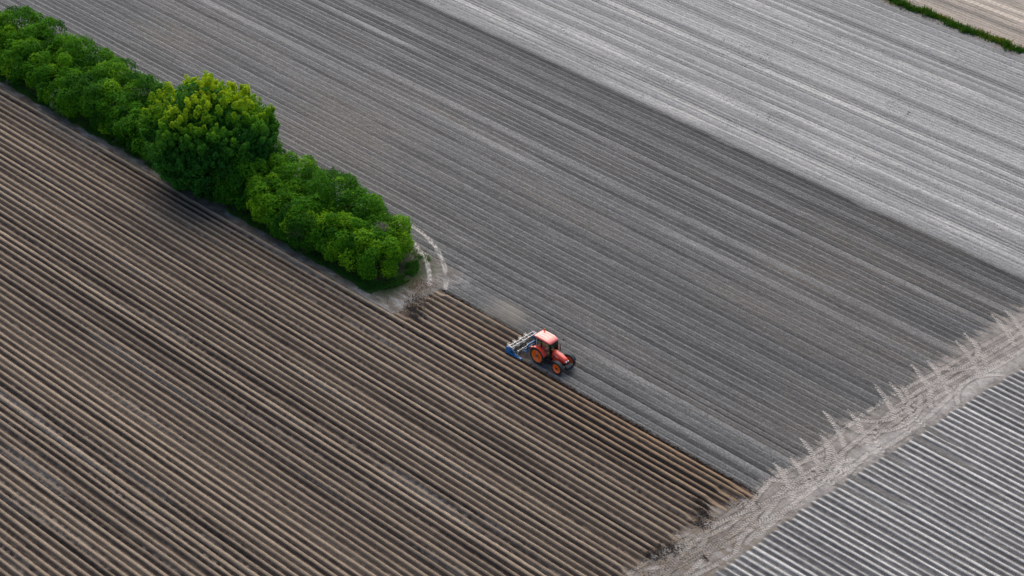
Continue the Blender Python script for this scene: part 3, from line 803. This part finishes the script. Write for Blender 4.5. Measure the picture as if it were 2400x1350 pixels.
grass('dry_weeds', gu, gv, rng.uniform(.05, .22, n), 'rusty dry weeds on trampled soil at the hedgerow end', 'weed', rng.uniform(0, 1, n), 64, wid=.04)
plant('hedge_bush', 'low bush in front of the tall tree trunk beside the brown field', 'bush', -48.6, -2.2, 2.9, 1.7, 3.4, 408, 9000, 22, .9, (.07, .135), 'leaf', None, .26)

# ------------------------------------------------------------------ tractor
TR = tag(empty('tractor', (0, .77, -.05)), 'red and orange tractor with glazed cab and orange wheels working the field', 'tractor')
def ring(cx, y, cz, pts): return [(cx + a, y, cz + b) for a, b in pts]
def wheel(name, x, y, rad, width, rim_r, lugs, out):
    """out = +1/-1: side the dish faces"""
    wr = empty(name, (x, y, rad)); wr.parent = TR
    hw = width / 2
    prof = [(rim_r, -hw * .72), (rim_r + .05, -hw * .92), (rad - .12, -hw), (rad - .055, -hw * .86), (rad - .035, 0), (rad - .055, hw * .86), (rad - .12, hw), (rim_r + .05, hw * .92), (rim_r, hw * .72)]
    mb = MB().lathe(prof, (0, 0, 0), 40)
    for i in range(lugs):                      # chevron lugs
        for s in (-1, 1):
            a = 2 * math.pi * (i + (.5 if s > 0 else 0)) / lugs
            q_ = Matrix.Rotation(-a, 3, 'Y') @ Matrix.Rotation(s * .6, 3, 'X')
            c = Matrix.Rotation(-a, 3, 'Y') @ Vector((rad - .025, s * hw * .46, 0))
            mb.box(c, (.05, hw * 1.05, .055), q_)
    mb.build('tyre', M['rubber'], wr)
    o = out
    dish = [(rim_r + .012, o * hw * .80), (rim_r - .03, o * hw * .84), (rim_r - .06, o * hw * .55), (rim_r * .62, o * hw * .10), (rim_r * .30, o * hw * .18), (rim_r * .28, o * hw * .42), (.001, o * hw * .45),
            (.001, -o * hw * .5), (rim_r * .5, -o * hw * .4), (rim_r + .012, -o * hw * .8)]
    MB().lathe(dish, (0, 0, 0), 36, closed=True).build('rim', M['orange'], wr, smooth=False)
    hb = MB().lathe([(.001, o * hw * .95), (rim_r * .17, o * hw * .9), (rim_r * .19, o * hw * .4), (.001, o * hw * .38)], (0, 0, 0), 16)
    for i in range(8):
        a = i * math.pi / 4; c = Vector((math.cos(a) * rim_r * .40, o * hw * .17, math.sin(a) * rim_r * .40))
        hb.tube(c, c + Vector((0, o * .05, 0)), .022, .022, 6)
    hb.build('hub', M['dark'], wr)
    return wr
RX, FX, HT = -.17, 2.32, .90
for s in (-1, 1):
    wheel('rear_wheel', RX, s * HT, .86, .34, .63, 22, s)
    wheel('front_wheel', FX, s * (HT - .02), .63, .30, .45, 18, s)
# chassis: gearbox, axles, sump
mb = MB().box((.75, 0, .78), (2.6, .42, .42)).box((1.9, 0, .78), (1.2, .36, .34)).tube((RX, -.76, .86), (RX, .76, .86), .13, .13, 14)
mb.tube((FX, -.74, .63), (FX, .74, .63), .08, .08, 12).box((RX - .25, 0, .95), (.6, .5, .45)).box((FX, 0, .75), (.5, .34, .3))
mb.build('chassis', M['dark'], TR, .02)
for s in (-1, 1):
    MB().box((.75, s * .5, .72), (.75, .34, .36)).build('fuel_tank', M['black'], TR, .05)
    st = MB()
    for z_, yy in ((.42, .76), (.70, .72)): st.box((.55, s * yy, z_), (.34, .22, .03))
    st.box((.39, s * .76, .58), (.03, .2, .5)).box((.71, s * .76, .58), (.03, .2, .5))
    st.build('step', M['dark'], TR)
# bonnet
def sec(x, w, z0, z1, n=14, p=3.2):
    pts = []
    for i in range(n):
        a = math.pi * i / (n - 1)
        c, s_ = math.cos(a), math.sin(a)
        pts.append((x, w * math.copysign(abs(c) ** (2 / p), c), z0 + (z1 - z0) * abs(s_) ** (2 / p)))
    return pts
MB().loft([sec(1.08, .36, .98, 1.70), sec(1.30, .37, .96, 1.69), sec(1.75, .36, .95, 1.62), sec(2.25, .335, .95, 1.50), sec(2.55, .30, .98, 1.40), sec(2.74, .24, 1.02, 1.26)]).build('bonnet', M['red'], TR, smooth=True)
gr = MB().loft([sec(2.66, .262, .90, 1.22, 10), sec(2.79, .235, .92, 1.17, 10)])
gr = gr.build('grille', M['black'], TR)
for s in (-1, 1):
    h_ = MB().loft([[(2.70 + .02 * 0, s * .06, 1.13), (2.70, s * .21, 1.14), (2.66, s * .22, 1.24), (2.69, s * .07, 1.25)], [(2.83, s * .06, 1.10), (2.80, s * .20, 1.11), (2.76, s * .21, 1.20), (2.81, s * .07, 1.21)]])
    h_.build('headlight', M['lamp'], TR)
    v_ = MB()
    for k in range(3): v_.box((1.40 + k * .1, s * .372, 1.33 - k * .02), (.05, .012, .22), Matrix.Rotation(.4, 3, 'Y'))
    v_.build('side_vent', M['black'], TR)
    MB().box((1.72, s * .372, 1.38), (.46, .012, .045), Matrix.Rotation(.13, 3, 'Y')).build('side_stripe', M['white'], TR)
    MB().box((1.22, s * .385, 1.13), (.12, .02, .07)).build('side_lamp', M['amber'], TR)
    MB().box((1.70, s * .40, .98), (.5, .06, .10)).tube((1.42, s * .44, .98), (1.42, s * .62, .90), .02).build('hydraulic_pipe', M['red'], TR)
# front weights
wt = MB().box((2.93, 0, .70), (.12, .62, .12))
for k in range(8): wt.prism([(2.86, .46), (3.16, .46), (3.22, .58), (3.20, .84), (2.94, .93), (2.86, .84)], -.42 + k * .106, -.42 + k * .106 + .092)
wt.build('front_weights', M['slate'], TR, .012)
# fenders
def fender(name, cx, cz, r, a0, a1, y0, y1, th, mat, lip=.0):
    n = 12; secs = []
    for i in range(n + 1):
        a = R(a0 + (a1 - a0) * i / n); c, s_ = math.cos(a), math.sin(a)
        secs.append([(cx + r * c, y0, cz + r * s_), (cx + r * c, y1, cz + r * s_), (cx + (r + th) * c, y1, cz + (r + th) * s_), (cx + (r + th) * c, y0, cz + (r + th) * s_)])
    return MB().loft(secs).build(name, M[mat], TR, .01)
for s in (-1, 1):
    fender('rear_fender', RX, .86, .93, 18, 158, s * .56, s * 1.06, .035, 'red')
    # inner side plate of the fender
    pl = [(RX + .95 * math.cos(R(a)), .86 + .95 * math.sin(R(a))) for a in range(18, 160, 12)] + [(RX - .55, 1.0), (RX + .55, 1.0)]
    MB().prism(pl, s * .56, s * .60).build('fender_side', M['black'], TR)
    fender('front_fender', FX, .63, .70, 25, 165, s * (HT - .20), s * (HT + .14), .03, 'slate')
    MB().pipe([(FX - .05, s * .62, .7), (FX - .05, s * .66, 1.36)], .025).build('fender_stay', M['dark'], TR)
    MB().box((RX - .80, s * .86, 1.44), (.06, .2, .1)).build('tail_lamp', M['amber'], TR)
# cab
cab = MB()
HWB, HWT = .70, .62
A_lo, A_hi = (1.06, .48, 1.12), (.98, .58, 2.50)
B_lo, B_hi = (.12, HWB, 1.25), (.10, HWT, 2.52)
C_lo, C_hi = (-.78, .62, 1.45), (-.74, .58, 2.50)
pill = MB()
for s in (-1, 1):
    f3 = lambda p_: (p_[0], s * p_[1], p_[2])
    pill.pipe([(1.06, s * .46, .95), f3(A_lo), (1.08, s * .55, 1.8), f3(A_hi)], .035); pill.pipe([f3(B_lo), f3(B_hi)], .03); pill.pipe([(-.6, s * .62, 1.0), f3(C_lo), f3(C_hi)], .035)
    pill.pipe([f3(A_lo), (.6, s * .66, .98), (.3, s * .70, 1.02), f3(B_lo)], .022)
    pill.pipe([f3(B_lo), (-.3, s * .68, 1.78), f3(C_lo)], .02)
    pill.pipe([f3(A_hi), f3(B_hi), f3(C_hi)], .03)
pill.pipe([(.98, -.58, 2.5), (1.02, 0, 2.5), (.98, .58, 2.5)], .03).pipe([(-.74, -.58, 2.5), (-.74, .58, 2.5)], .03).pipe([(-.78, -.62, 1.45), (-.78, .62, 1.45)], .03)
pill.build('cab_frame', M['black'], TR)
def pane(name, pts, th=.008, nrm=(0, 1, 0)):
    n_ = Vector(nrm) * th; n = len(pts); P = [Vector(p_) for p_ in pts]
    MB().add(P + [p_ + n_ for p_ in P], [tuple(range(n)), tuple(range(2 * n - 1, n - 1, -1))] + [(i, (i + 1) % n, n + (i + 1) % n, n + i) for i in range(n)]).build(name, M['glass'], TR)
pane('windscreen', [(1.09, -.30, 1.12), (1.09, .30, 1.12), (1.12, .34, 1.75), (1.03, .34, 2.48), (1.03, -.34, 2.48), (1.12, -.34, 1.75)], .008, (1, 0, 0))
for s in (-1, 1):
    pane('corner_pane', [(1.09, s * .31, 1.12), (1.07, s * .47, 1.12), (1.08, s * .54, 1.8), (.99, s * .57, 2.48), (1.03, s * .35, 2.48), (1.12, s * .35, 1.75)], .008, (1, s * .5, 0))
    pane('door_pane', [(1.04, s * .52, 1.14), (.6, s * .67, 1.0), (.32, s * .70, 1.04), (.14, s * .695, 1.28), (.12, s * .62, 2.5), (.96, s * .59, 2.48)], .008, (0, s, 0))
    pane('quarter_pane', [(.10, s * .69, 1.30), (-.3, s * .675, 1.80), (-.76, s * .62, 1.50), (-.72, s * .585, 2.48), (.08, s * .62, 2.5)][::1], .008, (0, s, 0))
    MB().tube((.22, s * .72, 1.25), (.22, s * .72, 1.42), .015).build('door_handle', M['black'], TR)
pane('rear_pane', [(-.79, -.58, 1.5), (-.79, .58, 1.5), (-.76, .55, 2.47), (-.76, -.55, 2.47)], .008, (-1, 0, 0))
# roof: rounded shell with a lower rear lip
def rsec(x, w, z0, z1, n=20, p=4.2):
    pts = []
    for i in range(n):
        a = 2 * math.pi * i / n; c, s_ = math.cos(a), math.sin(a)
        zz = (z0 + z1) / 2 + (z1 - z0) / 2 * math.copysign(abs(s_) ** (2 / p), s_)
        pts.append((x, w * math.copysign(abs(c) ** (2 / p), c), zz))
    return pts
MB().loft([rsec(-1.02, .52, 2.52, 2.60), rsec(-.92, .62, 2.50, 2.68), rsec(-.55, .66, 2.50, 2.77), rsec(.1, .68, 2.50, 2.79), rsec(.6, .68, 2.50, 2.76), rsec(.90, .64, 2.49, 2.69), rsec(1.06, .57, 2.49, 2.59), rsec(1.10, .52, 2.50, 2.55)]).build('roof', M['roof'], TR, smooth=True)
for k in (-.36, 0, .36):
    MB().loft([rsec(-.5, .02, 2.70, 2.782, 8), rsec(.1, .02, 2.72, 2.812, 8), rsec(.75, .02, 2.66, 2.745, 8)]).build('roof_rib', M['roof'], TR).location.y = k
bc = MB().lathe([(.001, 0), (.075, 0), (.075, .04), (.001, .04)], (0, 0, 0), 14)
b_ = empty('beacon', (-.62, .50, 2.72)); b_.parent = TR
MB().tube((0, 0, 0), (0, 0, .08), .04, .04, 8).build('stalk', M['black'], b_)
MB().tube((0, 0, .08), (0, 0, .21), .10, .085, 14).tube((0, 0, .21), (0, 0, .27), .085, .03, 14).build('lens', M['amber'], b_, smooth=True)
# exhaust, mirrors, marker rod
ex = MB().pipe([(1.32, .44, 1.30), (1.32, .60, 1.36), (1.32, .60, 2.05)], .035, 10).tube((1.32, .60, 1.45), (1.32, .60, 1.85), .055, .055, 12).pipe([(1.32, .60, 2.05), (1.26, .60, 2.14)], .033, 10)
ex.build('exhaust', M['black'], TR)
for s in (-1, 1):
    mr = empty('mirror', (1.02, s * .60, 2.35)); mr.parent = TR
    MB().pipe([(0, 0, 0), (.10, s * .38, .03), (.11, s * .60, -.03)], .018, 6).build('arm', M['black'], mr)
    MB().box((.11, s * .62, -.12), (.05, .16, .26)).build('glass_housing', M['black'], mr, .02)
MB().tube((-.52, -.70, 2.46), (.02, -1.14, .55), .026, .02, 8).tube((-.52, -.70, 2.46), (-.36, -.83, 1.9), .042, .036, 8).build('marker_rod', M['steel'], TR)
# inside the cab
MB().box((.2, 0, 1.0), (1.5, 1.05, .06)).box((-.5, 0, 1.2), (.55, 1.05, .35)).build('cab_floor', M['black'], TR, .02)
MB().box((-.22, 0, 1.42), (.5, .5, .14)).box((-.48, 0, 1.72), (.13, .48, .62), Matrix.Rotation(-.15, 3, 'Y')).build('seat', M['black'], TR, .04)
MB().box((.86, 0, 1.35), (.3, .5, .62), Matrix.Rotation(.2, 3, 'Y')).build('dashboard', M['black'], TR, .04)
sw = MB().tube((.74, 0, 1.55), (.58, 0, 1.74), .022, .022, 8)
qq = Vector((-.16, 0, .19)).to_track_quat('Z', 'Y')
rp_ = [Vector((.57, 0, 1.75)) + qq @ Vector((.19 * math.cos(a), .19 * math.sin(a), 0)) for a in [i * math.pi / 8 for i in range(17)]]
sw.pipe(rp_, .016, 6).pipe([rp_[0], rp_[8]], .012, 6)
sw.build('steering_wheel', M['black'], TR)
# linkage arms that carry the bed-former
lk = MB()
for s in (-1, 1):
    lk.tube((-.35, s * .30, .66), (-1.72, s * .42, .62), .045, .04, 8).tube((-.5, s * .38, 1.25), (-1.2, s * .40, .66), .03, .03, 8)
lk.tube((-.55, 0, 1.15), (-1.75, 0, 1.08), .035, .035, 8)
lk.build('linkage_arm', M['dark'], TR)

# ------------------------------------------------------------------ driver (seated in the cab)
def person(name, joints, bones, radii, mat):
    me = bpy.data.meshes.new(name); me.from_pydata(joints, bones, [])
    o = link(name, me, mat)
    sk = o.modifiers.new('skin', 'SKIN'); sk.use_smooth_shade = True
    for i, r in enumerate(radii): me.skin_vertices[0].data[i].radius = (r, r)
    for i in range(len(radii)): me.skin_vertices[0].data[i].use_root = (i == 0)
    sd = o.modifiers.new('sub', 'SUBSURF'); sd.levels = 1; sd.render_levels = 2
    return o
J = [(0, 0, 0), (.02, 0, .22), (.03, 0, .42), (.05, 0, .55), (.06, 0, .66), (.08, 0, .80),
     (.02, .20, .47), (.16, .27, .24), (.42, .15, .28), (.02, -.20, .47), (.16, -.27, .24), (.42, -.15, .28),
     (.06, .11, -.01), (.46, .14, .04), (.56, .14, -.34), (.68, .14, -.36), (.06, -.11, -.01), (.46, -.14, .04), (.56, -.14, -.34), (.68, -.14, -.36)]
Bn = [(0, 1), (1, 2), (2, 3), (3, 4), (4, 5), (2, 6), (6, 7), (7, 8), (2, 9), (9, 10), (10, 11), (0, 12), (12, 13), (13, 14), (14, 15), (0, 16), (16, 17), (17, 18), (18, 19)]
Rd = [.15, .15, .16, .06, .10, .085, .075, .055, .04, .075, .055, .04, .10, .075, .05, .05, .10, .075, .05, .05]
pm, pt, pp = new_mat('driver_clothes_and_skin')
tcn = pt.nodes.new('ShaderNodeTexCoord'); sx = pt.nodes.new('ShaderNodeSeparateXYZ'); gtn = pt.nodes.new('ShaderNodeMath'); gtn.operation = 'GREATER_THAN'; gtn.inputs[1].default_value = .56
mxn = pt.nodes.new('ShaderNodeMix'); mxn.data_type = 'RGBA'; mxn.inputs[6].default_value = (.022, .026, .04, 1); mxn.inputs[7].default_value = (.42, .24, .17, 1)
pt.links.new(tcn.outputs['Object'], sx.inputs[0]); pt.links.new(sx.outputs[2], gtn.inputs[0]); pt.links.new(gtn.outputs[0], mxn.inputs[0]); pt.links.new(mxn.outputs[2], pp.inputs['Base Color']); pp.inputs['Roughness'].default_value = .8
dr = person('person', J, Bn, Rd, pm)
dr.location = (-.22, .77, 1.54); tag(dr, 'driver in dark clothes seated at the wheel inside the tractor cab', 'person')
cp = MB().lathe([(.001, .11), (.07, .09), (.105, .03), (.11, -.01), (.001, -.01)], (0, 0, 0), 14).build('cap', M['hair'], dr, smooth=True)
cp.rotation_euler = (R(90), 0, 0); cp.location = (.07, 0, .80)

# ------------------------------------------------------------------ bed-former behind the tractor
IM = tag(empty('bed_former', (-2.6, .70, -.02)), 'blue four-row bed former with pale steel frame mounted behind the tractor', 'implement')
def rr_(x0, x1): return [x0, x1]
# ladder frame across the machine
YN, YF = -1.72, 1.62
for x in (-.42, -.06):
    MB().box((x, (YN + YF) / 2, .92), (.075, YF - YN, .09)).build('frame_rail', M['steel'], IM, .01)
for k in range(9):
    y = YN + .12 + k * (YF - YN - .24) / 8
    MB().box((-.24, y, .90), (.29, .035 if k % 2 else .09, .035)).build('frame_rung', M['steel'], IM, .006)
for y in (YN + .02, YF - .02): MB().box((-.24, y, .92), (.45, .06, .10)).build('frame_end', M['steel'], IM, .01)
# slim front bar with clamps
MB().tube((.68, YN + .04, .86), (.68, YF - .02, .86), .045, .045, 10).build('front_bar', M['steel'], IM)
for y in (-1.62, -.98, -.34, .30, .94, 1.5):
    MB().box((.68, y, .86), (.15, .11, .15)).tube((.68, y, .80), (.60, y, .30), .025, .025, 6).build('clamp', M['cream'], IM, .01)
# rotor hood, rotor and tines
rt = MB().tube((.22, YN + .02, .20), (.22, YF - .02, .20), .06, .06, 12)
for k in range(44):
    y = YN + .25 + k * (YF - YN - .5) / 43; a = k * 1.3
    rt.box((.22 + .12 * math.cos(a), y, .20 + .12 * math.sin(a)), (.22, .02, .05), Matrix.Rotation(-a, 3, 'Y'))
rt.build('rotor', M['dark'], IM)
# shaping hoods, one over each bed
for v_ in (1.55, .80, .05, -.70):
    y = v_ - .70
    hd = empty('shaping_hood', (-.62, y, 0)); hd.parent = IM
    sh = MB()
    sh.loft([[(.10, -.35, .08), (.10, .35, .08), (.10, .17, .34), (.10, -.17, .34)], [(-.22, -.33, .06), (-.22, .33, .06), (-.22, .15, .30), (-.22, -.15, .30)]])
    sh.build('shaper', M['cream'], hd, .01)
    MB().box((-.12, 0, .62), (.30, .27, .40)).box((-.20, .10, .87), (.09, .08, .10)).box((-.20, -.10, .87), (.09, .08, .10)).build('press_box', M['cream'], hd, .015)
    MB().tube((.14, 0, .62), (.34, 0, .88), .025, .025, 6).build('stay', M['blue'], hd)
# blue end plates
for y, nm in ((YN - .05, -1), (YF + .0, 1)):
    pl = MB()
    out = [(-.78, .10), (-.80, .62), (-.62, .78), (-.30, .74), (-.24, .86), (.02, .86), (.10, .72), (.34, .72), (.40, .40), (.55, .34), (.55, .10)]
    pl.prism(out, y, y + .05)
    pl = pl.build('end_plate', M['blue'], IM)
    MB().prism([(-.16, .40), (-.12, .66), (.12, .66), (.20, .40)], y - .012, y + .062).build('plate_opening', M['black'], pl)
    MB().box((.75, y + .02, .22), (.85, .09, .10)).box((1.05, y + .05, .30), (.35, .20, .05)).box((.62, y + .10, .38), (.60, .05, .06)).box((1.16, y + .03, .22), (.05, .24, .20)).build('side_skid', M['blue'], IM, .01)
    MB().box((-.5, y + .02, .82), (.36, .10, .08)).build('plate_cap', M['blue'], IM, .01)
# headstock
hs = MB()
for s in (-1, 1):
    hs.prism([(.66, .36), (.62, .60), (.70, .86), (.82, 1.12), (.92, 1.12), (.92, 1.0), (.84, .80), (.80, .60), (.84, .44), (.98, .44), (.98, .34)], s * .42 - .03 + .03, s * .42 + .03 + .03)
hs.box((.80, .03, 1.06), (.10, .86, .10)).box((.70, .03, .62), (.10, 1.5, .10)).box((.86, -.62, .50), (.10, .5, .06)).box((.75, -.75, .42), (.5, .06, .08))
hs.build('headstock', M['blue'], IM, .012)
MB().box((.30, .03, .56), (.30, .26, .30)).tube((.4, .03, .62), (1.5, .03, .74), .035, .035, 8).build('gearbox', M['dark'], IM, .02)

# ------------------------------------------------------------------ dust hanging behind the machine
dv, dt, _p = new_mat('dust')
dt.nodes.remove(_p)
pv = dt.nodes.new('ShaderNodeVolumePrincipled'); pv.inputs['Color'].default_value = (.74, .68, .60, 1); pv.inputs['Anisotropy'].default_value = .35
tcn = dt.nodes.new('ShaderNodeTexCoord'); nz = dt.nodes.new('ShaderNodeTexNoise'); nz.inputs['Scale'].default_value = 1.9; nz.inputs['Detail'].default_value = 4
mp = dt.nodes.new('ShaderNodeMapping'); mp.inputs['Location'].default_value = (-1, -1, -1); mp.inputs['Scale'].default_value = (2, 2, 2)
gd = dt.nodes.new('ShaderNodeTexGradient'); gd.gradient_type = 'SPHERICAL'
dt.links.new(tcn.outputs['Generated'], mp.inputs[0]); dt.links.new(mp.outputs[0], gd.inputs[0]); dt.links.new(tcn.outputs['Generated'], nz.inputs['Vector'])
m1 = dt.nodes.new('ShaderNodeMapRange'); m1.inputs[1].default_value = .40; m1.inputs[2].default_value = .72
dt.links.new(nz.outputs[0], m1.inputs[0])
m2 = dt.nodes.new('ShaderNodeMath'); m2.operation = 'MULTIPLY'; dt.links.new(m1.outputs[0], m2.inputs[0]); dt.links.new(gd.outputs['Fac'], m2.inputs[1])
m3 = dt.nodes.new('ShaderNodeMath'); m3.operation = 'MULTIPLY'; m3.inputs[1].default_value = .58; dt.links.new(m2.outputs[0], m3.inputs[0]); dt.links.new(m3.outputs[0], pv.inputs['Density'])
dt.links.new(pv.outputs[0], dt.nodes['Material Output'].inputs['Volume'])
bm = bmesh.new(); bmesh.ops.create_icosphere(bm, subdivisions=3, radius=1.0)
for vv_ in bm.verts: vv_.co = Vector((vv_.co.x * 4.6, vv_.co.y * 2.6, vv_.co.z * 1.35))
me = bpy.data.meshes.new('dust_cloud'); bm.to_mesh(me); bm.free()
du = link('dust_cloud', me, dv); du.location = (-6.0, 2.0, .9); du.rotation_euler = (0, 0, R(-14))
tag(du, 'thin tan dust drifting behind the bed former', 'dust', kind='stuff')
